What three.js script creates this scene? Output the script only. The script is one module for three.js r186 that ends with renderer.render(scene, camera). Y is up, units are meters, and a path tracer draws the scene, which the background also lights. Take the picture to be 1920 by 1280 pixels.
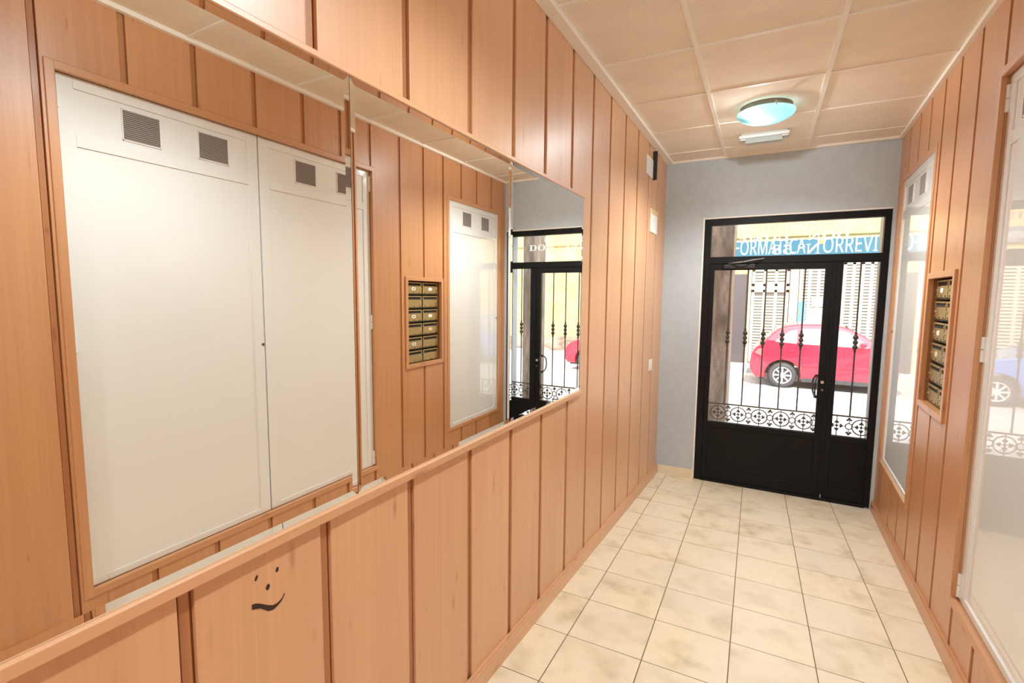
import * as THREE from 'three';
import { RoundedBoxGeometry } from 'three/addons/geometries/RoundedBoxGeometry.js';
import { TextGeometry } from 'three/addons/geometries/TextGeometry.js';
import { FontLoader } from 'three/addons/loaders/FontLoader.js';
import { mergeGeometries } from 'three/addons/utils/BufferGeometryUtils.js';
import { RectAreaLightUniformsLib } from 'three/addons/lights/RectAreaLightUniformsLib.js';

// ---------------------------------------------------------------- camera, sky, sun, exposure
const scene = new THREE.Scene();
const renderer = new THREE.WebGLRenderer({ antialias: true });
renderer.toneMapping = THREE.LinearToneMapping;
renderer.toneMappingExposure = 1.17;
renderer.shadowMap.enabled = true;
RectAreaLightUniformsLib.init();
const Y0 = 1.683;                                   // eye above the door sill
const camera = new THREE.PerspectiveCamera(2 * Math.atan(640 / 912.5) * 180 / Math.PI, 1.5, 0.02, 200);
camera.matrix.makeBasis(new THREE.Vector3(0.881531, 0.008885, -0.472042), new THREE.Vector3(-0.052284, 0.99551, -0.078903), new THREE.Vector3(0.469222, 0.094236, 0.878038));
camera.quaternion.setFromRotationMatrix(camera.matrix);
camera.position.set(0, Y0, 0);
scene.background = new THREE.Color().setRGB(0.92, 1.0, 1.08);
scene.backgroundIntensity = 2.4;
const sun = new THREE.DirectionalLight(new THREE.Color().setRGB(1, 0.96, 0.88), 6.0);
sun.position.set(4, Y0 + 15, 6); sun.target.position.set(0, 0, -10);
sun.castShadow = true;
Object.assign(sun.shadow.camera, { left: -16, right: 16, top: 16, bottom: -16, near: 1, far: 60 });
sun.shadow.mapSize.set(2048, 2048);
scene.add(sun, sun.target);

// ---------------------------------------------------------------- helpers
let seed = 7;
const rnd = () => { seed = (seed * 1664525 + 1013904223) >>> 0; return seed / 4294967296; };
const used = new Map();
function numbered(n) { const k = used.get(n) ?? 0; used.set(n, k + 1); return k ? n + '_' + String(k).padStart(3, '0') : n; }
function tag(o, label, category, group, kind) {
  o.userData.label = label; o.userData.category = category;
  if (group) o.userData.group = group;
  if (kind) o.userData.kind = kind;
  return o;
}
function thing(name, label, category, group, kind) {
  const o = new THREE.Group(); o.name = /_(\d+|left|right|far|near)$/.test(name) ? name : numbered(name); scene.add(o);
  return tag(o, label, category, group, kind);
}
function part(name, geo, mat, parent) {
  const g = Array.isArray(geo) ? (geo.length > 1 ? mergeGeometries(geo.map(flat)) : geo[0]) : geo;
  const m = new THREE.Mesh(g, mat); m.name = name; m.castShadow = m.receiveShadow = true; parent.add(m); return m;
}
function flat(g) { const n = g.index ? g.toNonIndexed() : g; for (const k of Object.keys(n.attributes)) if (!['position', 'normal', 'uv'].includes(k)) n.deleteAttribute(k); return n; }
// texture coordinates in metres, by the axis a face looks along; along = axis the grain runs
function metreUV(g, along = 'y', du = 0, dv = 0) {
  g = flat(g);
  const p = g.attributes.position, n = g.attributes.normal, uv = new Float32Array(p.count * 2);
  const A = new THREE.Vector3(), B = new THREE.Vector3(), C = new THREE.Vector3();
  for (let i = 0; i < p.count; i += 3) {
    A.fromBufferAttribute(p, i); B.fromBufferAttribute(p, i + 1); C.fromBufferAttribute(p, i + 2);
    const N = B.clone().sub(A).cross(C.clone().sub(A));
    const ax = Math.abs(N.x), ay = Math.abs(N.y), az = Math.abs(N.z);
    const d = ax >= ay && ax >= az ? 'x' : ay >= az ? 'y' : 'z';
    const others = ['x', 'y', 'z'].filter((k) => k !== d);
    const v = others.includes(along) ? along : others[1], u = others.find((k) => k !== v);
    [A, B, C].forEach((q, k) => { uv[(i + k) * 2] = q[u] + du; uv[(i + k) * 2 + 1] = q[v] + dv; });
  }
  g.setAttribute('uv', new THREE.BufferAttribute(uv, 2));
  return g;
}
function bx(x0, x1, y0, y1, z0, z1, r = 0, along = 'y', du = 0, dv = 0) {
  const w = Math.abs(x1 - x0), h = Math.abs(y1 - y0), d = Math.abs(z1 - z0);
  const g = r ? new RoundedBoxGeometry(w, h, d, 1, Math.min(r, w / 2.01, h / 2.01, d / 2.01)) : new THREE.BoxGeometry(w, h, d);
  g.translate((x0 + x1) / 2, (y0 + y1) / 2, (z0 + z1) / 2);
  return metreUV(g, along, du, dv);
}
function cyl(r0, r1, h, seg, x, y, z, axis = 'y') {
  const g = new THREE.CylinderGeometry(r0, r1, h, seg);
  if (axis === 'x') g.rotateZ(Math.PI / 2); if (axis === 'z') g.rotateX(Math.PI / 2);
  return flat(g.translate(x, y, z));
}
function prism(poly, y0, y1, fn) {                   // poly: [[x,z]...] , top at y1 (fn lifts each vertex)
  const pos = [], up = fn ?? (() => 0);
  const P = (q, y) => [q[0], y + up(q[0], q[1]), q[1]];
  const tri = (a, b, c) => pos.push(...a, ...b, ...c);
  const area = poly.reduce((s, q, i) => { const t = poly[(i + 1) % poly.length]; return s + q[0] * t[1] - t[0] * q[1]; }, 0);
  const L = area > 0 ? [...poly].reverse() : poly;
  for (let i = 1; i < L.length - 1; i++) { tri(P(L[0], y1), P(L[i], y1), P(L[i + 1], y1)); tri(P(L[0], y0), P(L[i + 1], y0), P(L[i], y0)); }
  for (let i = 0; i < L.length; i++) { const a = L[i], b = L[(i + 1) % L.length]; tri(P(a, y0), P(b, y0), P(b, y1)); tri(P(a, y0), P(b, y1), P(a, y1)); }
  const g = new THREE.BufferGeometry(); g.setAttribute('position', new THREE.Float32BufferAttribute(pos, 3)); g.computeVertexNormals(); return g;
}
function clip(poly, x0, x1, z0, z1) {
  const cut = (L, inside, cross) => { const o = []; L.forEach((a, i) => { const b = L[(i + 1) % L.length], A = inside(a), B = inside(b); if (A) o.push(a); if (A !== B) o.push(cross(a, b)); }); return o; };
  const at = (k, v) => (a, b) => { const t = (v - a[k]) / (b[k] - a[k]); return [a[0] + t * (b[0] - a[0]), a[1] + t * (b[1] - a[1])]; };
  let L = poly;
  const xa = (q) => (typeof x1 === 'function' ? x1(q[1]) : x1);
  L = cut(L, (q) => q[0] >= x0, at(0, x0)); if (L.length < 3) return null;
  if (typeof x1 === 'function') L = cut(L, (q) => q[0] <= xa(q), (a, b) => { const fa = a[0] - xa(a), fb = b[0] - xa(b), t = fa / (fa - fb); return [a[0] + t * (b[0] - a[0]), a[1] + t * (b[1] - a[1])]; });
  else L = cut(L, (q) => q[0] <= x1, at(0, x1));
  if (L.length < 3) return null;
  L = cut(L, (q) => q[1] >= z0, at(1, z0)); if (L.length < 3) return null;
  L = cut(L, (q) => q[1] <= z1, at(1, z1));
  return L.length < 3 ? null : L;
}
function tube(pts, r, seg = 24, rs = 8) { return flat(new THREE.TubeGeometry(new THREE.CatmullRomCurve3(pts.map((p) => new THREE.Vector3(...p))), seg, r, rs)); }

// ---------------------------------------------------------------- procedural textures
const hash = (x, y, s) => { let h = (x * 374761393 + y * 668265263 + s * 2246822519) | 0; h = Math.imul(h ^ (h >>> 13), 1274126177); return ((h ^ (h >>> 16)) >>> 0) / 4294967296; };
function noise(x, y, px, py, s) {                    // value noise repeating after px, py cells
  const xi = Math.floor(x), yi = Math.floor(y), fx = x - xi, fy = y - yi, u = fx * fx * (3 - 2 * fx), v = fy * fy * (3 - 2 * fy);
  const m = (a, n) => ((a % n) + n) % n, h = (a, b) => hash(m(a, px), m(b, py), s);
  return (h(xi, yi) * (1 - u) + h(xi + 1, yi) * u) * (1 - v) + (h(xi, yi + 1) * (1 - u) + h(xi + 1, yi + 1) * u) * v;
}
function texture(w, h, fn, metresU, metresV, srgb = true) {
  const d = new Uint8Array(w * h * 4);
  for (let y = 0; y < h; y++) for (let x = 0; x < w; x++) { const c = fn(x / w, y / h); for (let k = 0; k < 3; k++) d[(y * w + x) * 4 + k] = Math.max(0, Math.min(255, c[k])); d[(y * w + x) * 4 + 3] = 255; }
  const t = new THREE.DataTexture(d, w, h); t.wrapS = t.wrapT = THREE.RepeatWrapping; t.magFilter = THREE.LinearFilter; t.minFilter = THREE.LinearMipmapLinearFilter; t.generateMipmaps = true;
  if (srgb) t.colorSpace = THREE.SRGBColorSpace;
  t.repeat.set(1 / metresU, 1 / metresV); t.needsUpdate = true; return t;
}
function woodTexture(base, s) {
  const flecks = [];
  for (let i = 0; i < 46; i++) flecks.push([hash(i, 1, s), hash(i, 2, s), 0.0015 + 0.004 * hash(i, 3, s), 0.004 + 0.012 * hash(i, 4, s), 8 + 26 * hash(i, 5, s)]);
  return texture(768, 1024, (u, v) => {
    const bend = 0.012 * (noise(u * 6, v * 3, 6, 3, s + 9) - 0.5);
    const fine = noise((u + bend) * 220, v * 7, 220, 7, s) - 0.5, mid = noise((u + bend) * 60, v * 5, 60, 5, s + 1) - 0.5, wide = noise(u * 7, v * 2, 7, 2, s + 2) - 0.5, pore = noise(u * 380, v * 60, 380, 60, s + 3);
    let k = fine * 6 + mid * 6 + wide * 12 - (pore > 0.85 ? (pore - 0.85) * 30 : 0);
    for (const f of flecks) { let du = Math.abs(u - f[0]), dv = Math.abs(v - f[1]); du = Math.min(du, 1 - du); dv = Math.min(dv, 1 - dv); const q = (du / f[2]) ** 2 + (dv / f[3]) ** 2; if (q < 6) k -= f[4] * Math.exp(-q); }
    return [base[0] + k, base[1] + k * 1.02, base[2] + k * 0.95];
  }, 1.24, 2.4);
}
const woodMap = woodTexture([220, 168, 124], 3), woodMap2 = woodTexture([199, 142, 96], 11), woodMap3 = woodTexture([184, 122, 76], 17);
const tileMap = texture(1024, 1024, (u, v) => {
  const a = noise(u * 14, v * 14, 14, 14, 21), b = noise(u * 34, v * 34, 34, 34, 22), c = noise(u * 90, v * 90, 90, 90, 23), d = noise(u * 5, v * 5, 5, 5, 24), e = noise(u * 22 + 2 * a, v * 40, 22, 40, 25);
  const cloud = a * 0.5 + b * 0.3 + c * 0.2, stain = Math.max(0, cloud - 0.46) * 1.7 * (0.4 + d) * (0.4 + e);
  const warm = (d - 0.5) * 10;
  return [240 - stain * 44 + warm * 0.6 + (c - 0.5) * 6, 226 - stain * 48 + warm * 0.3 + (c - 0.5) * 6, 198 - stain * 56 - warm * 0.6 + (c - 0.5) * 6];
}, 1.9, 1.9);
const plasterMap = texture(512, 512, (u, v) => { const k = (noise(u * 5, v * 5, 5, 5, 31) - 0.5) * 10 + (noise(u * 40, v * 40, 40, 40, 32) - 0.5) * 6; return [188 + k, 197 + k, 204 + k]; }, 1.6, 1.6);
const panelMap = texture(256, 256, (u, v) => { const k = (noise(u * 120, v * 120, 120, 120, 41) - 0.5) * 8 + (noise(u * 6, v * 6, 6, 6, 42) - 0.5) * 6; return [240 + k, 228 + k, 211 + k]; }, 0.6, 0.6);
const marbleMap = texture(512, 512, (u, v) => { const a = noise(u * 6, v * 5, 6, 5, 51), b = noise(u * 30, v * 12, 30, 12, 52), c = noise(u * 90, v * 90, 90, 90, 53); const k = (a - 0.5) * 46 + (b - 0.5) * 40 + (c - 0.5) * 20; return [150 + k, 130 + k * 0.9, 116 + k * 0.8]; }, 0.9, 1.4);
const renderMap = texture(256, 256, (u, v) => { const k = (noise(u * 8, v * 8, 8, 8, 61) - 0.5) * 16 + (noise(u * 60, v * 60, 60, 60, 62) - 0.5) * 14; return [202 + k, 180 + k, 124 + k]; }, 2.4, 2.4);
const asphaltMap = texture(256, 256, (u, v) => { const k = (noise(u * 100, v * 100, 100, 100, 71) - 0.5) * 30 + (noise(u * 9, v * 9, 9, 9, 72) - 0.5) * 16; return [196 + k, 194 + k, 190 + k]; }, 3, 3);

// ---------------------------------------------------------------- materials
const std = (o) => new THREE.MeshStandardMaterial(o), phys = (o) => new THREE.MeshPhysicalMaterial(o);
const rgb = (r, g, b) => new THREE.Color().setRGB(r, g, b);
const M = {
  wood: phys({ map: woodMap, roughness: 0.5, clearcoat: 0.8, clearcoatRoughness: 0.34 }),
  wood2: phys({ map: woodMap2, roughness: 0.5, clearcoat: 0.8, clearcoatRoughness: 0.34 }),
  joint: phys({ map: woodMap3, roughness: 0.5, clearcoat: 0.4, clearcoatRoughness: 0.2 }),
  groove: std({ color: rgb(0.30, 0.13, 0.05), roughness: 0.7 }),
  mirror: std({ color: rgb(0.96, 0.965, 0.92), metalness: 1, roughness: 0 }),
  mirrorEdge: std({ color: rgb(0.1, 0.14, 0.12), roughness: 0.3 }),
  lacquer: phys({ color: rgb(0.80, 0.80, 0.78), roughness: 0.4, clearcoat: 1, clearcoatRoughness: 0.018 }),
  whiteMetal: std({ color: rgb(0.82, 0.81, 0.78), roughness: 0.4 }),
  slat: std({ color: rgb(0.34, 0.30, 0.28), roughness: 0.5 }),
  dark: std({ color: rgb(0.03, 0.026, 0.024), roughness: 0.8 }),
  brass: std({ color: rgb(0.50, 0.38, 0.18), metalness: 0.75, roughness: 0.38 }),
  bronze: std({ color: rgb(0.20, 0.16, 0.10), metalness: 0.6, roughness: 0.45 }),
  boxBody: std({ color: rgb(0.07, 0.055, 0.03), metalness: 0.4, roughness: 0.55 }),
  steel: std({ color: rgb(0.6, 0.6, 0.58), metalness: 1, roughness: 0.3 }),
  paper: std({ color: rgb(0.86, 0.84, 0.78), roughness: 0.7 }),
  iron: phys({ color: rgb(0.004, 0.004, 0.005), roughness: 0.5, specularIntensity: 0.5 }),
  ironBar: std({ color: rgb(0.035, 0.03, 0.03), roughness: 0.5, metalness: 0.3 }),
  glass: phys({ color: rgb(1, 1, 1), transmission: 1, thickness: 0, roughness: 0, ior: 1.5 }),
  vinyl: phys({ color: rgb(0.97, 0.97, 0.97), roughness: 1, transmission: 0.9, thickness: 0, side: THREE.DoubleSide }),
  tile: phys({ map: tileMap, roughness: 0.4, clearcoat: 0.25, clearcoatRoughness: 0.25 }),
  grout: std({ color: rgb(0.22, 0.15, 0.09), roughness: 0.95 }),
  plaster: std({ map: plasterMap, roughness: 0.9 }),
  whitePaint: std({ color: rgb(0.85, 0.84, 0.80), roughness: 0.6 }),
  ceilTile: std({ map: panelMap, roughness: 0.95 }),
  tee: std({ color: rgb(0.90, 0.84, 0.76), roughness: 0.55 }),
  skirt: phys({ map: tileMap, roughness: 0.4 }),
  marble: std({ map: marbleMap, roughness: 0.6 }),
  render: std({ map: renderMap, roughness: 0.95 }),
  asphalt: std({ map: asphaltMap, roughness: 0.95 }),
  ink: std({ color: rgb(0.035, 0.01, 0.004), roughness: 0.6 }),
  plastic: std({ color: rgb(0.82, 0.82, 0.80), roughness: 0.4 }),
  greyPlastic: std({ color: rgb(0.55, 0.56, 0.54), roughness: 0.45 }),
  blackPlastic: std({ color: rgb(0.015, 0.015, 0.016), roughness: 0.5 }),
};

// ---------------------------------------------------------------- measured planes (metres, eye at x = z = 0)
const XL = -0.906;                                   // mirror face; the boards stand a little behind it
const BL = XL - 0.008;                               // board face, left
const ZE = -4.6713, ZN = 2.4, CEIL = Y0 + 1.2027;
const floorY = (x, z) => Y0 - 1.5819 + 0.0606 * (z + 3) - 0.0047 * x;   // the hall floor falls towards the street door
const RT = -0.0208, XR0 = 0.7519 + 3 * RT;           // right wall line: x = XR0 + RT*z
const wallX = (z) => XR0 + RT * z;
function onRight(o, y = 0, z = 0) { o.position.set(wallX(z), y, z); o.rotation.y = RT; return o; }

// ---------------------------------------------------------------- floor
{
  const f = thing('floor', 'beige stone-look square floor tiles with thin dark joints', 'floor', null, 'structure');
  part('screed', prism([[-1.0, -4.95], [0.95, -4.95], [0.95, ZN + 0.1], [-1.0, ZN + 0.1]], -0.12, -0.0016, floorY), M.grout, f);
  const s = 0.3275, sz = 0.3208, fr = -0.0273, x0 = -0.7459, z0 = -2.2521, gap = 0.0022;
  for (let j = -16; j <= 8; j++) for (let i = -2; i <= 5; i++) {
    const c = [[i * s + gap, -j * sz + gap], [(i + 1) * s - gap, -j * sz + gap], [(i + 1) * s - gap, (-j + 1) * sz - gap], [i * s + gap, (-j + 1) * sz - gap]].map(([a, b]) => [x0 + a - fr * b, z0 + b + fr * a]);
    const q = clip(c, BL - 0.02, (z) => wallX(z) + 0.012, ZE - 0.2, ZN);
    if (!q) continue;
    part('tile', metreUV(prism(q, -0.008, 0.0004 * hash(i + 9, j + 30, 5), floorY), 'z', 1.7 * hash(i + 7, j + 31, 1), 1.7 * hash(i + 7, j + 31, 2)), M.tile, f);
  }
}
// ---------------------------------------------------------------- ceiling
{
  const c = thing('ceiling', 'suspended ceiling of square cream panels in a metal grid', 'ceiling', null, 'structure');
  part('slab', bx(-1.1, 0.98, CEIL + 0.03, CEIL + 0.22, -4.95, ZN + 0.12), M.whitePaint, c);
  const cr = -0.0158, z0 = -2.605, xl = -0.856, xr = (z) => wallX(z) - 0.022, T1 = -0.3936;
  const W = (a, b) => [a - cr * b, z0 + b + cr * a];
  const cols = [[-1.1, T1], [T1, T1 + 0.6], [T1 + 0.6, 1.0]];
  for (let m = -9; m <= 3; m++) for (const [a, b] of cols) {
    const zb = -m * 0.6, q = clip([W(a, zb - 0.6), W(b, zb - 0.6), W(b, zb), W(a, zb)], BL, (z) => wallX(z) + 0.005, ZE, ZN);
    if (q) part('ceiling_tile', metreUV(prism(q, CEIL + 0.004, CEIL + 0.018), 'z', rnd(), rnd()), M.ceilTile, c);
  }
  const strip = (a0, a1, b0, b1, y0, y1) => { const q = clip([W(a0, b0), W(a1, b0), W(a1, b1), W(a0, b1)], BL, (z) => wallX(z), ZE, ZN); return q && prism(q, y0, y1); };
  for (const a of [T1, T1 + 0.6]) part('tee_bar', metreUV(strip(a - 0.012, a + 0.012, -2.2, 5.2, CEIL - 0.002, CEIL + 0.012), 'z'), M.tee, c);
  for (let m = -8; m <= 3; m++) {
    const b = -m * 0.6;
    for (const [a0, a1] of [[-1.1, T1 - 0.012], [T1 + 0.012, T1 + 0.588], [T1 + 0.612, 1.0]]) { const g = strip(a0, a1, b - 0.009, b + 0.009, CEIL - 0.0012, CEIL + 0.012); if (g) part('cross_bar', metreUV(g, 'x'), M.tee, c); }
  }
  part('edge_angle', bx(BL, xl, CEIL - 0.018, CEIL + 0.012, ZE, ZN, 0.003), M.tee, c);
  const ra = part('edge_angle', bx(-0.024, 0.004, CEIL - 0.016, CEIL + 0.012, ZE, ZN, 0.003), M.tee, c); ra.position.x = XR0; ra.rotation.y = RT;
  part('edge_angle', bx(xl, wallX(ZE) - 0.02, CEIL - 0.014, CEIL + 0.012, ZE - 0.005, ZE + 0.022, 0.003), M.tee, c);
}
// ---------------------------------------------------------------- left wall: vertical boards with recessed joint strips
const leftJoints = [-2.35, -2.04, -1.73, -1.41, -1.1, -0.79, -0.475, -0.165, 0.148, 0.46, 0.775, 1.086, 1.404, 1.71, 2.006, 2.325, 2.63, 2.95, 3.28, 3.62, 3.97, 4.3].map((z) => -z);
{
  const w = thing('wall_left', 'left wall of varnished orange-brown boards with grooved joints', 'wall', null, 'structure');
  part('backing', bx(-1.1, BL - 0.012, -0.15, CEIL + 0.05, -4.95, ZN + 0.12), M.groove, w);
  const edges = [ZN, ...leftJoints, ZE], hw = 0.0145;
  for (let i = 0; i < edges.length - 1; i++) {
    const za = edges[i] - (i ? hw : 0), zb = edges[i + 1] + (i < edges.length - 2 ? hw : 0);
    if (za - zb < 0.02) continue;
    part('board', bx(BL - 0.013, BL, floorY(BL, zb) - 0.005, CEIL - 0.002, zb, za, 0.0025, 'y', rnd() * 1.2, rnd() * 2), M.wood, w);
    if (i) part('joint_strip', bx(BL - 0.013, BL - 0.008, floorY(BL, edges[i]) - 0.005, CEIL - 0.002, edges[i] - hw + 0.0045, edges[i] + hw - 0.0045, 0.002, 'y', rnd(), rnd()), M.joint, w);
  }
}
// ---------------------------------------------------------------- right wall with its three openings
const openings = [                                   // along z (near, far), bottom, top in world y
  { z0: -0.905, z1: -2.655, y0: Y0 - 1.281, y1: Y0 + 0.868 },
  { z0: -3.03, z1: -3.485, y0: Y0 - 0.568, y1: Y0 + 0.112 },
  { z0: -3.617, z1: -4.535, y0: Y0 - 1.232, y1: Y0 + 0.845 },
];
const rightJoints = [-2.12, -1.82, -1.53, -1.23, -0.93, -0.63, -0.33, -0.035, 0.262, 0.556, 0.85, 1.148, 1.445, 1.76, 2.075, 2.365, 2.637, 2.95, 3.245, 3.525, 3.815, 4.09, 4.38].map((z) => -z);
function minusHoles(z0, z1, y0, y1) {                // rectangles left of [z0,z1] x [y0,y1]; z0 > z1
  const cuts = [z0, z1]; for (const h of openings) for (const z of [h.z0, h.z1]) if (z < z0 && z > z1) cuts.push(z);
  cuts.sort((a, b) => b - a);
  const out = [];
  for (let i = 0; i < cuts.length - 1; i++) {
    const a = cuts[i], b = cuts[i + 1], mid = (a + b) / 2, h = openings.find((q) => mid < q.z0 && mid > q.z1);
    if (!h) out.push([a, b, y0, y1]); else { out.push([a, b, y0, h.y0]); out.push([a, b, h.y1, y1]); }
  }
  return out.filter((r) => r[3] - r[2] > 1e-3);
}
{
  const w = thing('wall_right', 'right wall of varnished orange-brown boards around cupboards and letter boxes', 'wall', null, 'structure');
  w.position.x = XR0; w.rotation.y = RT;
  const box = (r, x0, x1, du, dv) => bx(x0, x1, r[2], r[3], r[1], r[0], 0, 'y', du, dv);
  part('backing', minusHoles(ZN + 0.12, -4.95, -0.15, CEIL + 0.05).map((r) => box(r, 0.012, 0.14)), M.groove, w);
  const edges = [ZN, ...rightJoints, ZE - 0.01], hw = 0.0145;
  for (let i = 0; i < edges.length - 1; i++) {
    const za = edges[i] - (i ? hw : 0), zb = edges[i + 1] + (i < edges.length - 2 ? hw : 0), du = rnd() * 1.2, dv = rnd() * 2;
    part('board', minusHoles(za, zb, floorY(0.75, zb) - 0.005, CEIL - 0.002).map((r) => box(r, 0, 0.013, du, dv)), M.wood2, w);
    if (i) { const e = minusHoles(edges[i] + hw - 0.0045, edges[i] - hw + 0.0045, floorY(0.75, edges[i]) - 0.005, CEIL - 0.002).map((r) => box(r, 0.008, 0.0135, rnd(), rnd())); if (e.length) part('joint_strip', e, M.joint, w); }
  }
}
// ---------------------------------------------------------------- wall behind the viewer
{
  const w = thing('wall_near', 'board wall closing the hall behind the viewer', 'wall', null, 'structure');
  part('panel', bx(-1.1, 0.98, -0.15, CEIL + 0.05, ZN, ZN + 0.12), M.wood, w);
}
// ---------------------------------------------------------------- street wall with the door opening
const DL = -0.572, DR = 0.766, DT = Y0 + 0.684;      // opening
{
  const w = thing('wall_far', 'pale grey-blue plaster wall around the street door', 'wall', null, 'structure');
  w.position.z = ZE; w.rotation.y = 0.0123;
  part('plaster', [bx(-3.2, DL, -0.7, 3.7, -0.26, 0), bx(DR, 3.2, -0.7, 3.7, -0.26, 0), bx(DL, DR, DT, 3.7, -0.26, 0), bx(DL, DR, -0.7, -0.012, -0.26, -0.02)], M.plaster, w);
  const t = thing('trim_1', 'narrow white painted edge round the street door opening', 'trim', null, 'structure');
  t.position.z = ZE; t.rotation.y = 0.0123;
  part('edge_strip', bx(DL - 0.010, DL + 0.002, 0.012, DT + 0.010, -0.05, 0.003, 0.002), M.whitePaint, t);
  part('edge_strip', bx(DL, DR, DT - 0.002, DT + 0.010, -0.05, 0.003, 0.002), M.whitePaint, t);
  const b = thing('baseboard_far', 'low beige tile skirting on the plaster wall beside the door', 'skirting', null, 'structure');
  part('skirting_tile', bx(BL + 0.02, DL - 0.006, floorY(-0.7, ZE) - 0.01, floorY(-0.7, ZE) + 0.085, ZE - 0.004, ZE + 0.012, 0.002, 'x', 0.3, 0.8), M.skirt, b);
}
// ---------------------------------------------------------------- skirting boards along the two panelled walls
function sloped(x0, x1, z0, z1, h, along) {
  const g = prism([[x0, z0], [x1, z0], [x1, z1], [x0, z1]], 0, h, floorY); return metreUV(g, along);
}
{
  const l = thing('baseboard_left', 'varnished wooden skirting board along the mirror wall', 'skirting', null, 'structure');
  part('board', [sloped(BL, BL + 0.018, ZE, ZN, 0.072, 'z'), sloped(BL, BL + 0.012, ZE, ZN, 0.078, 'z')], M.wood, l);
  const r = thing('baseboard_right', 'varnished wooden skirting board under cupboards and letter boxes', 'skirting', null, 'structure');
  const g = []; const N = 14;
  for (const [d, h] of [[0.018, 0.072], [0.012, 0.078]]) g.push(metreUV(prism([[wallX(ZN) - d, ZN], [wallX(ZN), ZN], [wallX(ZE), ZE], [wallX(ZE) - d, ZE]], 0, h, floorY), 'z'));
  part('board', g, M.wood2, r);
}
// ---------------------------------------------------------------- mirrors on the left wall
{
  const yb = Y0 - 0.508, yt = Y0 + 0.510, bw = 0.016, tilt = Math.tan(3.6 * Math.PI / 180);
  const labels = ['wall mirror with angled glass edges above the drawn smiling face', 'wall mirror with angled glass edges between two other mirrors', 'wall mirror with angled glass edges at the end towards the street door'];
  const zs = [-0.066, -0.872, -1.6775, -2.482];
  for (let k = 0; k < 3; k++) {
    const m = thing('wall_mirror', labels[k], 'mirror', 'row of bevelled mirrors on the left wall');
    const za = zs[k] - 0.0008, zb = zs[k + 1] + 0.0008, zc = (za + zb) / 2, W = (za - zb) / 2, H = (yt - yb) / 2;
    m.position.set(XL, yb, zc);
    const e = bw * tilt;                             // the edges stand a little prouder than the middle, so the strips look inwards
    const quad = (a, b, c, d) => { const g = new THREE.BufferGeometry(); g.setAttribute('position', new THREE.Float32BufferAttribute([...a, ...b, ...c, ...a, ...c, ...d], 3)); g.setAttribute('uv', new THREE.Float32BufferAttribute(new Array(12).fill(0), 2)); g.computeVertexNormals(); return g; };
    const I = [[-e, bw, W - bw], [-e, bw, -W + bw], [-e, 2 * H - bw, -W + bw], [-e, 2 * H - bw, W - bw]], O = [[0, 0, W], [0, 0, -W], [0, 2 * H, -W], [0, 2 * H, W]];
    part('glass', quad(I[0], I[1], I[2], I[3]), M.mirror, m);
    for (let i = 0; i < 4; i++) { const j = (i + 1) % 4; part('bevel', quad(O[i], O[j], I[j], I[i]), M.mirror, m); }
    part('glass_edge', bx(-0.0075, -e - 0.0004, 0.0004, 2 * H - 0.0004, -W, W), M.mirrorEdge, m);
  }
  const t = thing('trim_2', 'varnished wooden ledge running under the mirrors', 'ledge', null, 'structure');
  part('ledge', bx(BL, XL + 0.011, yb - 0.026, yb - 0.0005, -2.497, ZN - 0.1, 0.004, 'z'), M.wood, t);
  const u = thing('trim_3', 'thin varnished wooden strip over the mirrors', 'trim', null, 'structure');
  part('strip', bx(BL, XL + 0.006, yt + 0.0005, yt + 0.016, -2.490, ZN - 0.1, 0.003, 'z'), M.wood, u);
}
// smiling face drawn on the board below the first mirror
{
  const d = thing('smiley_drawing', 'small smiling face drawn in dark marker on a board under the mirror', 'drawing');
  d.position.set(BL + 0.0003, Y0 - 0.63, -0.622);
  const blob = (z, y, w, h, rot) => { const s = new THREE.Shape(); s.absellipse(0, 0, w, h, 0, Math.PI * 2); const g = new THREE.ExtrudeGeometry(s, { depth: 0.0005, bevelEnabled: false, curveSegments: 14 }); g.rotateZ(rot); g.rotateY(Math.PI / 2); return flat(g.translate(0, y, z)); };
  part('eye', blob(0.026, 0.043, 0.0028, 0.0062, -0.45), M.ink, d);
  part('eye', blob(-0.022, 0.037, 0.0034, 0.0056, -0.3), M.ink, d);
  part('nose', blob(0.001, 0.010, 0.0042, 0.0066, -0.2), M.ink, d);
  const P = [[0.038, -0.0135], [0.03, -0.0165], [0.02, -0.0225], [0.01, -0.031], [0.002, -0.037], [-0.01, -0.0415], [-0.02, -0.0405], [-0.03, -0.036], [-0.038, -0.026]], Wd = [0.005, 0.0056, 0.0054, 0.0062, 0.0064, 0.0046, 0.0032, 0.0028, 0.0018];
  const s = new THREE.Shape(); s.moveTo(-P[0][0], P[0][1] + Wd[0]);
  for (let i = 1; i < P.length; i++) s.lineTo(-P[i][0], P[i][1] + Wd[i] * (1 + 0.15 * Math.sin(i * 7)));
  for (let i = P.length - 1; i >= 0; i--) s.lineTo(-P[i][0] , P[i][1] - Wd[i] * (1 + 0.2 * Math.cos(i * 5)));
  const g = new THREE.ExtrudeGeometry(s, { depth: 0.0005, bevelEnabled: false }); g.rotateY(Math.PI / 2);
  part('mouth', flat(g), M.ink, d);
}
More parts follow.
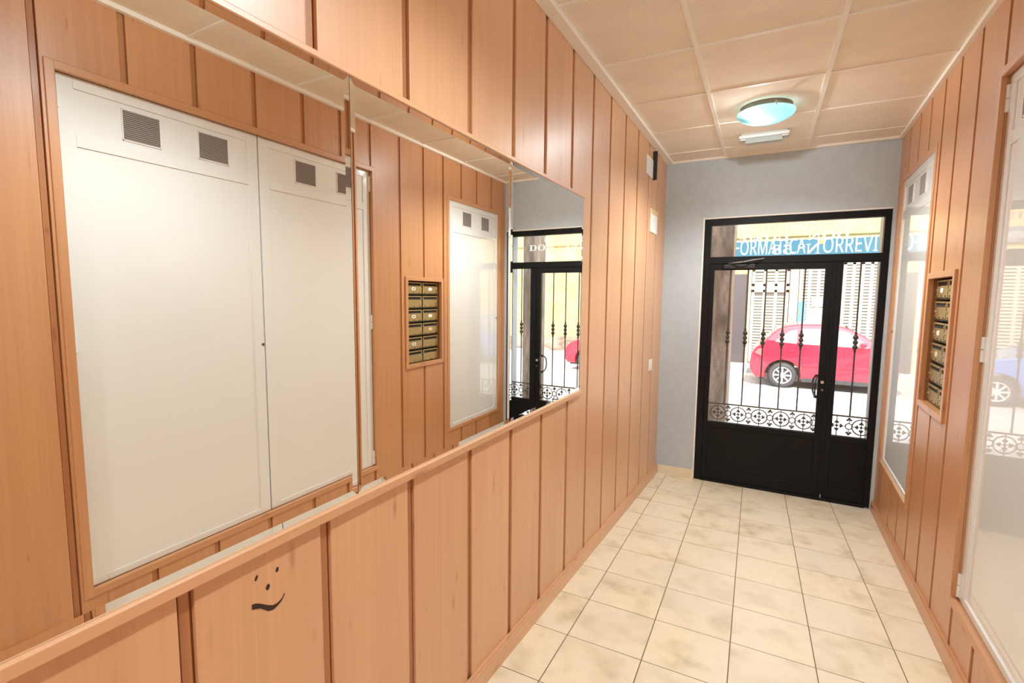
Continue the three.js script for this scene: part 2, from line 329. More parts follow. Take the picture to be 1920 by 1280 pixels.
// ---------------------------------------------------------------- white utility cupboards set in the right wall
function ventGeo(z, y, x) {                          // a louvre of 15 x 13 cm, centre (z, y), on a face at x
  const g = []; for (let i = 0; i < 15; i++) { const b = new THREE.BoxGeometry(0.003, 0.0058, 0.146); b.rotateZ(0.5); g.push(flat(b.translate(x - 0.0025, y - 0.0595 + i * 0.0085, z))); }
  return g;
}
function leaf(cab, za, zb, y0, y1, x, hingeAt, lockZ, vents) {
  // za > zb, local to the cupboard; face at x, thickness inwards
  const st = 0.06, yr = y1 - 0.222, r = 0.052, d = part('door', [
    bx(x + 0.0055, x + 0.02, y0, y1, zb, za),
    bx(x, x + 0.007, y0, y1, zb, zb + st, 0.001), bx(x, x + 0.007, y0, y1, za - st, za, 0.001),
    bx(x, x + 0.007, y0, y0 + 0.03, zb + st, za - st, 0.001), bx(x, x + 0.007, yr - r, yr, zb + st, za - st, 0.001), bx(x, x + 0.007, y1 - 0.045, y1, zb + st, za - st, 0.001),
  ], M.lacquer, cab);
  for (const z of vents) {
    const y = y1 - 0.133;
    const f = part('vent', [bx(x + 0.001, x + 0.006, y - 0.068, y - 0.0632, z - 0.078, z + 0.078), bx(x + 0.001, x + 0.006, y + 0.0632, y + 0.068, z - 0.078, z + 0.078), bx(x + 0.001, x + 0.006, y - 0.068, y + 0.068, z - 0.078, z - 0.0735), bx(x + 0.001, x + 0.006, y - 0.068, y + 0.068, z + 0.0735, z + 0.078)], M.whiteMetal, d);
    part('louvre', ventGeo(z, y, x + 0.0042), M.slat, d);
    part('vent_hole', bx(x + 0.0046, x + 0.0054, y - 0.0632, y + 0.0632, z - 0.0735, z + 0.0735), M.dark, d);
  }
  const hz = hingeAt, s = Math.sign(hingeAt - (za + zb) / 2);
  for (const y of [y1 - 0.085, (y0 + y1) / 2 + 0.003, y0 + 0.06]) part('hinge', [cyl(0.0065, 0.0065, 0.05, 10, x - 0.004, y + 0.0265, hz - s * 0.002), cyl(0.0065, 0.0065, 0.05, 10, x - 0.004, y - 0.0265, hz - s * 0.002), bx(x - 0.002, x + 0.004, y - 0.052, y + 0.052, hz - s * 0.014, hz - s * 0.001)], M.whiteMetal, d);
  if (lockZ !== null) part('lock', [cyl(0.008, 0.008, 0.006, 14, x - 0.002, y0 + 0.985, lockZ, 'x'), bx(x - 0.006, x - 0.004, y0 + 0.981, y0 + 0.989, lockZ - 0.0014, lockZ + 0.0014)], M.bronze, d);
  return d;
}
function cupboard(label, h, recess, leaves) {
  const c = onRight(thing('utility_cupboard', label, 'cupboard', 'white utility cupboards in the right wall'), h.y0, (h.z0 + h.z1) / 2);
  const L = (h.z0 - h.z1) / 2 * Math.sqrt(1 + RT * RT), H = h.y1 - h.y0, fw = 0.031, D = 0.34;
  const frame = [bx(-0.006, 0.016, -fw, H + fw, L - 0.004, L + fw, 0.004), bx(-0.006, 0.016, -fw, H + fw, -L - fw, -L + 0.004, 0.004), bx(-0.006, 0.016, -fw, 0.004, -L, L, 0.004, 'z'), bx(-0.006, 0.016, H - 0.004, H + fw, -L, L, 0.004, 'z')];
  for (const f of frame) part('frame', f, M.wood2, c);
  part('carcass', [bx(0.012, D, -0.015, 0.001, -L - 0.015, L + 0.015), bx(0.012, D, H - 0.001, H + 0.015, -L - 0.015, L + 0.015), bx(0.012, D, 0, H, -L - 0.015, -L + 0.001), bx(0.012, D, 0, H, L - 0.001, L + 0.015), bx(D - 0.015, D, 0, H, -L, L)], M.wood2, c);
  leaves(c, L, H, recess);
  return c;
}
cupboard('wide white double-door utility cupboard with louvred vents opposite the mirrors', openings[0], 0.022, (c, L, H, x) => {
  const zc = (openings[0].z0 + openings[0].z1) / 2, mid = -1.786 - zc;
  leaf(c, L - 0.007, mid + 0.004, 0.005, H - 0.004, x, L - 0.006, mid + 0.014, [-1.2165 - zc, -1.541 - zc]);
  leaf(c, mid - 0.004, -L + 0.007, 0.005, H - 0.004, x, -L + 0.006, null, [-2.107 - zc, -2.432 - zc]);
});
cupboard('narrow white single-door utility cupboard between letter boxes and street door', openings[2], 0.006, (c, L, H, x) => {
  const zc = (openings[2].z0 + openings[2].z1) / 2;
  leaf(c, L - 0.006, -L + 0.006, 0.005, H - 0.004, x, L - 0.005, -L + 0.03, [-3.93 - zc, -4.27 - zc]);
});
// ---------------------------------------------------------------- letter boxes
{
  const h = openings[1], zc = (h.z0 + h.z1) / 2, L = (h.z0 - h.z1) / 2, H = h.y1 - h.y0, fw = 0.03, D = 0.2, rec = 0.026;
  const f = onRight(thing('letter_box_niche', 'wooden framed niche in the board wall holding the letter boxes', 'niche'), h.y0, zc);
  for (const g of [bx(-0.012, 0.014, -fw, H + fw, L - 0.002, L + fw, 0.003), bx(-0.012, 0.014, -fw, H + fw, -L - fw, -L + 0.002, 0.003), bx(-0.012, 0.014, -fw, 0.002, -L, L, 0.003, 'z'), bx(-0.012, 0.014, H - 0.002, H + fw, -L, L, 0.003, 'z')]) part('frame', g, M.wood2, f);
  part('lining', [bx(0.012, D + 0.02, -0.014, 0, -L - 0.012, L + 0.012), bx(0.012, D + 0.02, H, H + 0.014, -L - 0.012, L + 0.012), bx(0.012, D + 0.02, 0, H, -L - 0.012, -L), bx(0.012, D + 0.02, 0, H, L, L + 0.012), bx(D + 0.005, D + 0.02, 0, H, -L, L)], M.wood2, f);
  const ord = ['top', 'second', 'third', 'fourth', 'fifth', 'bottom'], plate = { '0,0': 1, '0,2': 1, '0,4': 1, '1,0': 1, '1,2': 1, '1,3': 2 };
  const rowH = H / 6, colW = (2 * L - 0.012) / 2;
  for (let c = 0; c < 2; c++) for (let r = 0; r < 6; r++) {
    const p = plate[c + ',' + r];
    const b = thing('letter_box', `brass letter box ${p ? (p === 1 ? 'with white name plate' : 'with yellowed name plate') : 'without name plate'}, ${ord[r]} of the column ${c ? 'beside the narrow cupboard' : 'beside the wide cupboard'}`, 'letter box', 'brass letter boxes in the wall niche');
    const z = zc + (c ? -1 : 1) * (colW / 2 + 0.001), y = h.y1 - (r + 1) * rowH;
    onRight(b, y, z);
    const w = colW / 2 - 0.006, hh = rowH - 0.009;
    part('body', [bx(rec + 0.004, D, 0.0005, hh, -w - 0.004, w + 0.004)], M.boxBody, b);
    part('front', [bx(rec, rec + 0.006, 0.010, hh * 0.70, -w, w, 0.0015), bx(rec, rec + 0.006, hh * 0.92, hh - 0.002, -w, w, 0.0015), bx(rec, rec + 0.006, hh * 0.66, hh * 0.95, w - 0.012, w, 0.0015), bx(rec, rec + 0.006, hh * 0.66, hh * 0.95, -w, -w + 0.012, 0.0015)], M.brass, b);
    part('slot', bx(rec + 0.0035, rec + 0.0046, hh * 0.69, hh * 0.93, -w + 0.01, w - 0.01), M.dark, b);
    part('flap_lip', bx(rec - 0.004, rec + 0.003, hh * 0.9, hh * 0.955, -w + 0.006, w - 0.006, 0.001), M.brass, b);
    part('lock', cyl(0.006, 0.006, 0.006, 12, rec - 0.002, hh * 0.46, -w + 0.018, 'x'), M.steel, b);
    for (const k of [-0.72, 0, 0.72]) part('screw', cyl(0.004, 0.004, 0.003, 8, rec - 0.0005, hh * 0.17, k * w, 'x'), M.dark, b);
    if (p) {
      const s = new THREE.Shape(), a = 0.026, q = 0.0125; s.absarc(a - q, 0, q, -Math.PI / 2, Math.PI / 2); s.absarc(-a + q, 0, q, Math.PI / 2, Math.PI * 1.5);
      const g = new THREE.ExtrudeGeometry(s, { depth: 0.0016, bevelEnabled: false }); g.rotateY(-Math.PI / 2); g.translate(rec - 0.0002, hh * 0.46, 0.004);
      const pl = part('name_plate', flat(g), p === 1 ? M.paper : std({ color: rgb(0.72, 0.6, 0.34), roughness: 0.7 }), b);
      if (p === 1 && c === 0) part('name_line', [bx(rec - 0.0024, rec - 0.0017, hh * 0.43, hh * 0.5, -0.009, 0.016)], M.bronze, pl);
    }
  }
}
// ---------------------------------------------------------------- street door
const serif = await new FontLoader().loadAsync('fonts/droid/droid_serif_bold.typeface.json');
const sans = await new FontLoader().loadAsync('fonts/droid/droid_sans_regular.typeface.json');
function textGeo(str, font, size, depth, width) {
  const g = new TextGeometry(str, { font, size, depth, curveSegments: 6, bevelEnabled: false }); g.computeBoundingBox();
  const b = g.boundingBox; g.translate(-b.min.x, 0, 0); if (width) g.scale(width / (b.max.x - b.min.x), 1, 1);
  return flat(g);
}
{
  const d = thing('door_1', 'black iron double street door with barred glass and a lettered transom', 'door', null, 'structure');
  d.position.z = ZE - 0.012; d.rotation.y = 0.0123;
  const y = (v) => Y0 + v, F = 0.05, z0 = -0.06, z1 = 0;
  const yMid = y(0.353), yRail = y(0.300);
  part('door_frame', [bx(DL + 0.004, -0.512, 0.004, DT - 0.004, z0, z1, 0.003), bx(0.722, DR - 0.004, 0.004, DT - 0.004, z0, z1, 0.003), bx(-0.52, 0.73, y(0.628), DT - 0.004, z0, z1, 0.003), bx(-0.52, 0.73, y(0.292), yMid, z0, z1, 0.003)], M.iron, d);
  part('threshold', bx(-0.52, 0.73, -0.004, 0.022, z0, z1 + 0.006, 0.003), M.iron, d);
  part('transom_glass', bx(-0.513, 0.723, yMid - 0.004, y(0.632), -0.034, -0.030), M.glass, d);
  const letter = (str, xr, yb, size, width) => { let g = new THREE.ShapeGeometry(serif.generateShapes(str, size), 6); g.computeBoundingBox(); const q = g.boundingBox; g.translate(-q.min.x, 0, 0); g.scale(width / (q.max.x - q.min.x), 1, 1); g = flat(g); g.rotateY(Math.PI); g.translate(xr, yb, -0.0346); part('lettering', g, M.vinyl, d); };
  letter('EDIFICIO', 0.341, y(0.560), 0.050, 0.435);
  letter('DON', 0.512, y(0.473), 0.060, 0.294);
  letter('JAIME', 0.098, y(0.474), 0.060, 0.40);
  letter('Nº', 0.314, y(0.362), 0.082, 0.158);
  letter('58', 0.115, y(0.364), 0.080, 0.148);
  const leafOf = (name, xa, xb, gx0, gx1, gyTop, bars, rings, minis) => {
    const zf = -0.05, zg = -0.006, lf = part(name, [bx(xa, gx0, 0.0215, y(0.2925), zf, zg, 0.003), bx(gx1, xb, 0.0215, y(0.2925), zf, zg, 0.003), bx(gx0 - 0.004, gx1 + 0.004, gyTop, y(0.2925), zf, zg, 0.003),
      bx(gx0 - 0.004, gx1 + 0.004, 0.0215, y(-1.124), zf + 0.006, zg - 0.008, 0.003), bx(gx0 - 0.004, gx1 + 0.004, y(-1.17), y(-1.124), zf, zg, 0.003), bx(gx0 - 0.004, gx1 + 0.004, 0.0215, 0.12, zf, zg, 0.003)], M.iron, d);
    part('glass_pane', bx(gx0 - 0.003, gx1 + 0.003, y(-1.127), gyTop + 0.003, -0.022, -0.018), M.glass, lf);
    const zb = -0.036;
    part('cross_bar', bx(gx0, gx1, y(-0.963), y(-0.951), zb - 0.006, zb + 0.006), M.ironBar, lf);
    for (const x of bars) {
      const pr = [[0.0062, -0.94], [0.0062, -0.435], [0.011, -0.425], [0.008, -0.415], [0.019, -0.398], [0.0205, -0.388], [0.009, -0.372], [0.017, -0.36], [0.019, -0.352], [0.017, -0.344], [0.009, -0.332], [0.0205, -0.316], [0.019, -0.306], [0.008, -0.289], [0.011, -0.279], [0.0062, -0.269], [0.0062, 0.0]];
      const top = gyTop - Y0 - 0.0; pr[pr.length - 1][1] = top; pr[0][1] = -0.955;
      const g = new THREE.LatheGeometry(pr.map(([a, b]) => new THREE.Vector2(a, b)), 8); part('bar', flat(g.translate(x, Y0, zb)), M.ironBar, lf);
    }
    const yc = -1.04, dot = (x, yy, r) => { const s = new THREE.SphereGeometry(r * 1.3, 8, 6); s.scale(1, 1, 0.5); return flat(s.translate(x, y(yy), zb)); };
    const inside = (g) => g.filter((q) => { q.computeBoundingBox(); return q.boundingBox.min.x > gx0 - 0.03 && q.boundingBox.max.x < gx1 + 0.03; });
    for (const x of rings) {
      const ring = new THREE.TorusGeometry(0.0625, 0.0048, 6, 36); ring.translate(x, y(yc), zb);
      const g = [flat(ring), bx(x - 0.0032, x + 0.0032, y(yc - 0.085), y(yc + 0.085), zb - 0.003, zb + 0.003), bx(x - 0.062, x + 0.062, y(yc - 0.0024), y(yc + 0.0024), zb - 0.003, zb + 0.003)];
      for (const [a, b] of [[1, 0], [-1, 0], [0, 1], [0, -1]]) { g.push(dot(x + a * 0.033, yc + b * 0.033, 0.0085), dot(x + a * 0.027 + b * 0.009, yc + b * 0.027 + a * 0.009, 0.006), dot(x + a * 0.027 - b * 0.009, yc + b * 0.027 - a * 0.009, 0.006)); }
      g.push(dot(x, yc, 0.008));
      part('medallion', inside(g), M.ironBar, lf);
    }
    for (const x of minis) {
      const ring = new THREE.TorusGeometry(0.0235, 0.0046, 6, 26); ring.translate(x, y(yc), zb);
      const g = [flat(ring)];
      for (const s of [1, -1]) { g.push(bx(x - 0.0026, x + 0.0026, y(yc + s * 0.024), y(yc + s * 0.066), zb - 0.003, zb + 0.003), dot(x, yc + s * 0.064, 0.008), dot(x - 0.012, yc + s * 0.052, 0.0068), dot(x + 0.012, yc + s * 0.052, 0.0068)); }
      part('small_ring', inside(g), M.ironBar, lf);
    }
    return lf;
  };
  const a = leafOf('door_leaf', -0.5125, 0.4185, -0.472, 0.358, y(0.237), [-0.343, -0.203, -0.062, 0.081, 0.221], [-0.392, -0.225, -0.058, 0.109, 0.277], [-0.3085, -0.1415, 0.0255, 0.193, 0.348]);
  const b = leafOf('narrow_door_leaf', 0.4195, 0.7225, 0.478, 0.7165, y(0.285), [0.597], [0.512, 0.679], [0.5955]);
  part('meeting_strip', bx(0.408, 0.432, 0.06, y(0.288), -0.008, 0.0, 0.002), M.iron, a);
  part('handle', [tube([[0.352, y(-0.645), -0.05], [0.345, y(-0.65), -0.085], [0.335, y(-0.68), -0.115], [0.33, y(-0.732), -0.122], [0.335, y(-0.785), -0.115], [0.345, y(-0.815), -0.085], [0.352, y(-0.82), -0.05]], 0.0075), cyl(0.014, 0.014, 0.006, 12, 0.35, y(-0.645), -0.052, 'z'), cyl(0.014, 0.014, 0.006, 12, 0.35, y(-0.82), -0.052, 'z'), tube([[0.352, y(-0.645), -0.006], [0.345, y(-0.65), 0.02], [0.338, y(-0.69), 0.038], [0.336, y(-0.732), 0.042], [0.338, y(-0.775), 0.038], [0.345, y(-0.815), 0.02], [0.352, y(-0.82), -0.006]], 0.006)], M.ironBar, a);
  part('lock', [cyl(0.013, 0.013, 0.008, 16, 0.388, y(-0.688), -0.003, 'z')], M.steel, a);
  part('keyhole', [cyl(0.009, 0.009, 0.006, 14, 0.392, y(-0.752), -0.004, 'z')], M.bronze, a);
  part('floor_bolt', [cyl(0.005, 0.005, 0.03, 8, 0.428, 0.037, 0.0)], M.steel, b);
  const cl = part('door_closer', [bx(-0.40, -0.15, y(0.248), y(0.284), -0.004, 0.04, 0.006)], M.blackPlastic, a);
  part('closer_arm', [tube([[-0.36, y(0.292), 0.02], [-0.30, y(0.296), 0.075], [-0.24, y(0.30), 0.10]], 0.006, 10, 6), tube([[-0.24, y(0.30), 0.10], [-0.16, y(0.318), 0.05], [-0.09, y(0.33), 0.004]], 0.005, 10, 6)], M.steel, cl);
}
// ---------------------------------------------------------------- ceiling lamps
function domeLamp(x, z, label, side, down, color, glow) {
  const o = thing('ceiling_lamp', label, 'lamp', 'round glass ceiling lamps');
  o.position.set(x, CEIL - 0.092, z);
  part('base', [cyl(0.150, 0.140, 0.030, 48, 0, 0.081, 0)], std({ color: rgb(0.20, 0.13, 0.08), roughness: 0.6 }), o);
  const pr = []; for (let i = 0; i <= 12; i++) { const t = i / 12; pr.push(new THREE.Vector2(Math.max(0.001, 0.168 * Math.sin(t * Math.PI / 2)), 0.060 - 0.060 * Math.cos(t * Math.PI / 2))); }
  part('glass_lamp_dish', flat(new THREE.LatheGeometry(pr, 48)), phys({ color: rgb(0.12, 0.26, 0.28), roughness: 0.9, transmission: 0.5, thickness: 0, emissive: glow, side: THREE.DoubleSide }), o);
  part('bulb', flat(new THREE.SphereGeometry(0.024, 18, 12).translate(-0.085, 0.036, 0.02)), std({ color: rgb(1, 1, 1), emissive: rgb(8, 8.4, 8.6) }), o);
  for (let k = 0; k < 3; k++) { const g = bx(-0.004, 0.004, 0.05, 0.076, 0.163, 0.172); g.rotateY(0.35 + k * Math.PI * 2 / 3); part('clip', g, M.steel, o); }
  const l = new THREE.PointLight(color, side, 0, 2); l.position.set(-0.06, 0.050, 0.02); l.castShadow = true; l.shadow.radius = 1.2; o.add(l);
  const d = new THREE.SpotLight(color, down, 0, 1.38, 0.5, 2); d.position.set(0, -0.045, 0); d.target.position.set(0, -1, 0); d.castShadow = true; d.shadow.radius = 2; o.add(d, d.target);
  return o;
}
domeLamp(-0.105, -3.60, 'round frosted glass ceiling lamp near the street door', 1.5, 6.2, rgb(0.95, 1, 1), rgb(0.10, 0.30, 0.32));
domeLamp(-0.105, -1.1, 'round frosted glass ceiling lamp over the mirrors', 0.9, 3.8, rgb(0.88, 1, 1.06), rgb(0.10, 0.30, 0.32));
domeLamp(-0.105, 1.4, 'round frosted glass ceiling lamp at the inner end of the hall', 1.2, 7.0, rgb(0.9, 1, 1.04), rgb(0.10, 0.30, 0.32));
// ---------------------------------------------------------------- emergency light
{
  const e = thing('emergency_light', 'slim white emergency light fixture on the ceiling before the street door', 'emergency light');
  e.position.set(-0.125, CEIL + 0.004, -4.15);
  const drop = 0.010; part('spacer', [bx(-0.15, 0.15, -drop, 0, -0.04, 0.04)], M.greyPlastic, e); const eb = new THREE.Group(); eb.name = 'lamp_body'; eb.position.y = -drop; e.add(eb);
  part('housing', [bx(-0.165, 0.165, -0.024, 0, -0.05, 0.05, 0.004)], M.greyPlastic, eb);
  const s = new THREE.Shape(); s.moveTo(-0.042, 0); s.lineTo(0.042, 0); s.lineTo(0.028, -0.032); s.lineTo(-0.028, -0.032); s.closePath();
  const g = new THREE.ExtrudeGeometry(s, { depth: 0.24, bevelEnabled: false }); g.rotateY(Math.PI / 2); g.translate(-0.12, -0.024, 0);
  part('diffuser', flat(g), phys({ color: rgb(0.62, 0.68, 0.67), roughness: 0.25, transmission: 0.5, thickness: 0 }), eb);
  part('tube', [cyl(0.008, 0.008, 0.2, 10, 0, -0.038, 0, 'x')], M.greyPlastic, eb);
  for (const x of [-0.14, 0.14]) part('end_cap', bx(x - 0.02, x + 0.02, -0.034, -0.02, -0.034, 0.034, 0.003), M.greyPlastic, eb);
}
// ---------------------------------------------------------------- small things on the left wall by the door
{
  const s = thing('wall_box', 'white panel box with a black side plate high on the left wall', 'wall box');
  s.position.set(BL, Y0 + 0.945, -3.98);
  part('cover', bx(0, 0.005, 0, 0.145, -0.11, 0.11, 0.002), M.plastic, s);
  part('side_plate', bx(0, 0.032, -0.005, 0.218, -0.135, -0.115, 0.002), M.blackPlastic, s);
  const n = thing('notice_plate', 'small white notice plate on the left wall above the light switch', 'notice');
  n.position.set(BL, Y0 + 0.525, -4.185);
  part('plate', bx(0, 0.006, 0, 0.185, -0.12, 0.12, 0.001), M.paper, n);
  part('heading', bx(0.006, 0.0066, 0.148, 0.18, -0.118, 0.118), std({ color: rgb(0.75, 0.55, 0.25), roughness: 0.7 }), n);
  const w = thing('light_switch', 'white light switch plate on the left wall by the door', 'switch');
  w.position.set(BL, Y0 - 0.635, -4.235);
  part('plate', bx(0, 0.010, 0, 0.098, -0.05, 0.05, 0.003), M.plastic, w);
  part('rocker', bx(0.009, 0.015, 0.022, 0.076, -0.028, 0.028, 0.002), M.plastic, w);
}
// ================================================================ the street
const G = Y0 - 2.0;
{
  const p = thing('pavement', 'pale pavement outside the street door', 'pavement', null, 'structure');
  part('slab', [bx(-9, 9, G - 0.4, G + 0.13, -7.6, ZE - 0.2, 0, 'x')], M.asphalt, p);
  part('door_step', [bx(-0.9, 1.1, G + 0.1, -0.03, -5.35, ZE - 0.24, 0.01, 'x')], M.marble, p);
  const r = thing('road', 'sunlit pale road surface in front of the door', 'road', null, 'structure');
  part('surface', [bx(-16, 16, G - 0.4, G, -14.4, -7.6, 0, 'x')], M.asphalt, r);
  const q = thing('far_pavement', 'raised pavement along the opposite shop front', 'pavement', null, 'structure');
  part('slab', [bx(-16, 16, G - 0.4, G + 0.12, -15.6, -14.4, 0, 'x')], M.asphalt, q);
  const c = thing('portico_column', 'brown-grey marble column outside, left of the street door', 'column', 'columns outside the door');
  c.position.set(-0.58, G + 0.12, -5.78); part('shaft', bx(-0.19, 0.19, 0, 3.3, -0.18, 0.18, 0.006), M.marble, c);
  part('base', bx(-0.2, 0.2, 0, 0.1, -0.19, 0.19, 0.006), M.marble, c);
  const e = thing('portico_column', 'slim grey marble column outside, beyond the narrow door leaf', 'column', 'columns outside the door');
  e.position.set(0.96, G + 0.12, -5.8); part('shaft', bx(-0.075, 0.075, 0, 3.3, -0.18, 0.18, 0.006), M.marble, e);
  part('base', bx(-0.085, 0.085, 0, 0.1, -0.19, 0.19, 0.006), M.marble, e);
}
// opposite building
{
  const zf = -15.5, B = thing('shop_building', 'cream rendered building across the street with louvred shutters', 'building');
  B.position.set(0, G + 0.12, zf);
  const y = (v) => Y0 + v - (G + 0.12), cream = std({ color: rgb(0.62, 0.55, 0.38), roughness: 0.8 }), shutter = std({ color: rgb(0.66, 0.62, 0.47), roughness: 0.7 }), slot = std({ color: rgb(0.14, 0.12, 0.09), roughness: 0.9 });
  part('wall', [bx(-12, 12, 0, 6.2, -0.4, 0, 0, 'x')], M.render, B);
  part('cornice', [bx(-2.2, 12, y(1.66), y(1.70), 0, 0.05, 0.01, 'x')], std({ color: rgb(0.34, 0.26, 0.13), roughness: 0.9 }), B);
  // louvred shutter: frame, backing, slats
  const louver = (x0, x1, y0, y1, cols) => {
    const s = part('shutter', [bx(x0, x1, y0, y1, 0, 0.035)], slot, B), st = 0.07, fr = [bx(x0, x1, y0, y0 + st, 0, 0.06), bx(x0, x1, y1 - st, y1, 0, 0.06)], w = (x1 - x0 - st) / cols;
    for (let i = 0; i <= cols; i++) fr.push(bx(x0 + i * w, x0 + i * w + st, y0, y1, 0, 0.06));
    part('shutter_frame', fr, shutter, s);
    const g = []; const n = Math.floor((y1 - y0 - 2 * st) / 0.08);
    for (let i = 0; i < n; i++) for (let k = 0; k < cols; k++) g.push(bx(x0 + st + k * w, x0 + k * w + w, y0 + st + i * 0.08, y0 + st + i * 0.08 + 0.048, 0.02, 0.052));
    part('louvre_slats', g, shutter, s);
  };
  louver(-0.56, 0.36, y(0.32), y(0.80), 3); louver(-0.56, 0.36, 0.05, y(0.22), 3);
  louver(0.60, 1.28, 0.05, y(0.90), 3);
  louver(1.58, 2.42, 0.05, y(0.95), 4); louver(2.6, 3.5, 0.05, y(0.95), 4);
  louver(-3.4, -2.5, 0.05, y(0.9), 3);
  part('shutter_rail', bx(-0.57, 0.37, y(0.215), y(0.325), 0, 0.055, 0, 'x'), cream, B);
  part('door_post', bx(0.38, 0.58, 0, y(0.95), 0, 0.09), cream, B);
  part('door_post', bx(1.30, 1.54, 0, y(0.95), 0, 0.09), cream, B);
  part('shop_door', [bx(-1.06, -0.70, 0, y(0.66), 0, 0.05)], std({ color: rgb(0.09, 0.08, 0.08), roughness: 0.5 }), B);
  part('door_post', bx(-0.68, -0.58, 0, y(0.95), 0, 0.08), cream, B);
  part('door_post', bx(-1.2, -1.08, 0, y(0.95), 0, 0.08), cream, B);
  part('plinth', [bx(-12, -3.5, 0, 0.5, 0, 0.04, 0, 'x'), bx(3.6, 12, 0, 0.5, 0, 0.04, 0, 'x')], M.marble, B);
  for (const [nm, x0, x1, y0, y1, c] of [['blue_poster', 0.6, 0.78, -0.68, -0.09, [0.16, 0.5, 0.62]], ['grey_poster', 0.90, 1.18, -0.22, 0.04, [0.42, 0.42, 0.44]], ['white_poster', 0.8, 1.22, -0.6, -0.26, [0.75, 0.78, 0.80]]]) part(nm, bx(x0, x1, y(y0), y(y1), 0.061, 0.065), std({ color: rgb(...c), roughness: 0.8 }), B);
  // shop sign
  const S = thing('shop_sign', 'blue shop sign board with pale capital lettering across the street', 'sign');
  S.position.set(0, Y0 + 1.12, zf + 0.14);
  part('board', bx(-2.35, 3.7, -0.02, 0.44, -0.1, 0, 0.004), std({ color: rgb(0.035, 0.14, 0.20), roughness: 0.8 }), S);
  const lm = std({ color: rgb(0.55, 0.86, 0.88), roughness: 0.6 });
  const word = (str, x0, x1) => { const w = textGeo(str, sans, 0.40, 0.01, x1 - x0); w.translate(x0, 0.075, 0.001); part('lettering', w, lm, S); };
  word('INFORMATICA', -1.42, 0.685); word('TORREVIEJA', 0.877, 2.775);
  part('logo', bx(0.98, 1.12, 0.31, 0.42, 0.001, 0.008), std({ color: rgb(0.8, 0.32, 0.1), roughness: 0.6 }), S);
  const T = thing('oval_sign', 'grey sign board with a white oval on the building across the street', 'sign');
  T.position.set(-2.75, Y0 + 1.30, zf + 0.064);
  part('board', bx(-0.34, 0.34, 0, 0.36, -0.058, 0, 0.004), std({ color: rgb(0.2, 0.21, 0.23), roughness: 0.6 }), T);
  const os = new THREE.Shape(); os.absellipse(0, 0, 0.19, 0.085, 0, Math.PI * 2); const og = new THREE.ExtrudeGeometry(os, { depth: 0.006, bevelEnabled: false }); part('oval', flat(og.translate(0, 0.17, 0.001)), M.vinyl, T);
}
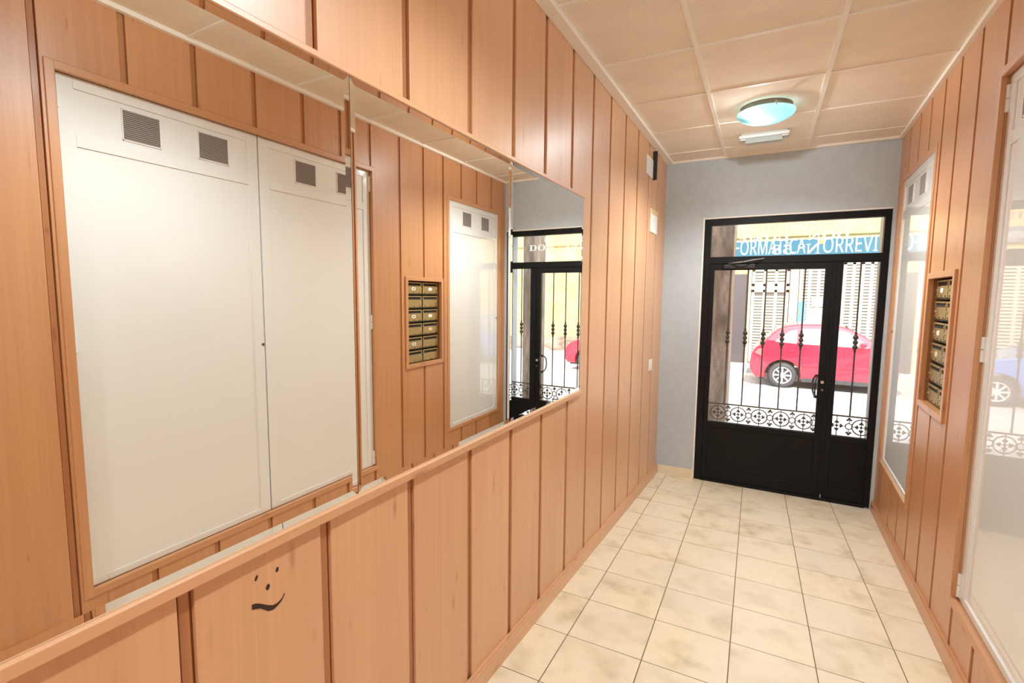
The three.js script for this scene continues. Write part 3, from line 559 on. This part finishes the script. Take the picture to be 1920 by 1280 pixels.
// ---------------------------------------------------------------- parked cars
function car(label, paint, x, z, flip) {
  const c = thing('parked_car', label, 'car', null);
  c.position.set(x, G, z); if (flip) c.rotation.y = Math.PI;
  const W = 1.62, top = [[-0.275, 0.2], [-0.39, 0.36], [-0.40, 0.6], [-0.345, 0.83], [-0.145, 1.02], [0.06, 1.245], [0.255, 1.37], [0.536, 1.422], [0.977, 1.432], [1.311, 1.399], [1.594, 1.288], [1.90, 1.09], [2.12, 0.97], [2.7, 0.86], [3.0, 0.74], [3.13, 0.55], [3.14, 0.34], [3.05, 0.2]];
  const s = new THREE.Shape(); s.moveTo(...top[0]); s.splineThru(top.slice(1).map((p) => new THREE.Vector2(...p)));
  const arch = (cx) => { s.lineTo(cx + 0.345, 0.2); s.absarc(cx, 0.28, 0.345, -0.23, Math.PI + 0.23, false); };
  arch(2.48); arch(0.255); s.lineTo(...top[0]);
  let g = new THREE.ExtrudeGeometry(s, { depth: W - 0.12, bevelEnabled: true, bevelThickness: 0.06, bevelSize: 0.03, bevelOffset: -0.03, bevelSegments: 3, curveSegments: 10, steps: 6 });
  g.translate(0, 0, -W / 2 + 0.06);
  const lean = (q) => { const p = q.attributes.position; for (let i = 0; i < p.count; i++) { const yy = p.getY(i); if (yy > 0.96) p.setZ(i, p.getZ(i) * (1 - 0.42 * (yy - 0.96))); else if (yy < 0.5) p.setZ(i, p.getZ(i) * (1 - 0.10 * (0.5 - yy))); } q.computeVertexNormals(); return q; };
  part('body', flat(lean(g)), paint, c);
  const gm = phys({ color: rgb(0.38, 0.41, 0.38), roughness: 0.05, clearcoat: 1 }), trim = std({ color: rgb(0.05, 0.05, 0.055), roughness: 0.6 });
  for (const sd of [1, -1]) {
    for (const P of [[[0.075, 1.03], [0.50, 1.0], [0.50, 1.305], [0.345, 1.262]], [[0.545, 0.998], [1.09, 0.985], [1.09, 1.345], [0.56, 1.325]], [[1.13, 0.984], [1.78, 0.97], [1.72, 1.07], [1.43, 1.285], [1.13, 1.345]]]) {
      const q = new THREE.Shape(P.map((p) => new THREE.Vector2(...p))), e = new THREE.ExtrudeGeometry(q, { depth: 0.012, bevelEnabled: false }), f = flat(e); const p = f.attributes.position;
      for (let i = 0; i < p.count; i++) { const zz = (W / 2 + 0.002) * (1 - 0.42 * Math.max(0, p.getY(i) - 0.96)) + p.getZ(i) - 0.008; p.setZ(i, sd * zz); }
      if (sd < 0) for (let i = 0; i < p.count; i += 3) { const a = [p.getX(i), p.getY(i), p.getZ(i)]; p.setXYZ(i, p.getX(i + 1), p.getY(i + 1), p.getZ(i + 1)); p.setXYZ(i + 1, ...a); }
      f.computeVertexNormals(); part('side_window', f, gm, c);
    }
    const zs = sd * (W / 2);
    part('side_strip', bx(0.63, 2.1, 0.50, 0.545, zs - sd * 0.01, zs + sd * 0.012, 0.004, 'x'), paint, c);
    part('door_handle', bx(0.36, 0.47, 0.82, 0.85, zs - sd * 0.01, zs + sd * 0.018, 0.004, 'x'), paint, c);
    part('door_handle', bx(1.02, 1.13, 0.82, 0.85, zs - sd * 0.01, zs + sd * 0.018, 0.004, 'x'), paint, c);
    part('sill', bx(0.62, 2.12, 0.17, 0.26, zs - sd * 0.06, zs + sd * 0.004, 0.01, 'x'), trim, c);
    part('tail_light', bx(-0.36, -0.15, 0.63, 0.86, zs - sd * 0.06, zs - sd * 0.004, 0.02), std({ color: rgb(0.62, 0.16, 0.15), roughness: 0.25 }), c);
    part('headlight', bx(2.78, 3.06, 0.6, 0.74, zs - sd * 0.3, zs - sd * 0.07, 0.03), phys({ color: rgb(0.8, 0.8, 0.8), roughness: 0.1, clearcoat: 1 }), c);
    part('door_mirror', bx(1.62, 1.74, 0.99, 1.09, zs - sd * 0.02, zs + sd * 0.14, 0.03), paint, c);
    for (const cx of [0.255, 2.48]) {
      const w = part('tyre', [flat(new THREE.TorusGeometry(0.215, 0.072, 10, 32).scale(1, 1, 1.25).translate(cx, 0.285, zs - sd * 0.09))], trim, c);
      const rim = []; for (let k = 0; k < 8; k++) { const b = new THREE.BoxGeometry(0.034, 0.17, 0.02); b.translate(0, 0.095, 0); b.rotateZ(k * Math.PI / 4); rim.push(flat(b.translate(cx, 0.285, zs - sd * 0.022))); }
      rim.push(flat(new THREE.TorusGeometry(0.178, 0.016, 6, 28).translate(cx, 0.285, zs - sd * 0.026)), cyl(0.034, 0.034, 0.024, 14, cx, 0.285, zs - sd * 0.02, 'z'));
      part('wheel_rim', rim, std({ color: rgb(0.75, 0.75, 0.76), metalness: 0.3, roughness: 0.4 }), w);
      part('wheel_disc', [cyl(0.175, 0.175, 0.02, 24, cx, 0.285, zs - sd * 0.06, 'z')], trim, w);
    }
  }
  const pane = (pts) => { const [[xa, ya], [xb, yb]] = pts, wa = W / 2 * (1 - 0.42 * Math.max(0, ya - 0.96)) - 0.09, wb = W / 2 * (1 - 0.42 * Math.max(0, yb - 0.96)) - 0.09; const f = new THREE.BufferGeometry(); f.setAttribute('position', new THREE.Float32BufferAttribute([xa, ya, wa, xb, yb, wb, xb, yb, -wb, xa, ya, wa, xb, yb, -wb, xa, ya, -wa], 3)); f.setAttribute('uv', new THREE.Float32BufferAttribute(new Array(12).fill(0), 2)); f.computeVertexNormals(); return f; };
  gm.side = THREE.DoubleSide;
  part('windscreen', pane([[1.40, 1.395], [1.96, 1.075]]), gm, c);
  part('rear_window', pane([[-0.10, 1.085], [0.2, 1.352]]), gm, c);
  part('aerial', [tube([[0.45, 1.41, 0], [0.40, 1.5, 0], [0.33, 1.6, 0]], 0.005, 6, 5)], trim, c);
  part('underbody', [bx(-0.2, 3.0, 0.16, 0.3, -W / 2 + 0.1, W / 2 - 0.1)], trim, c);
  return c;
}
car('red hatchback parked across the street', phys({ color: rgb(0.62, 0.012, 0.045), roughness: 0.35, clearcoat: 1, clearcoatRoughness: 0.05 }), 0, -12.28 - 0.81);
car('blue hatchback parked behind the red car', phys({ color: rgb(0.10, 0.24, 0.62), roughness: 0.35, clearcoat: 1, clearcoatRoughness: 0.05 }), -4.3, -12.28 - 0.81);

renderer.render(scene, camera);
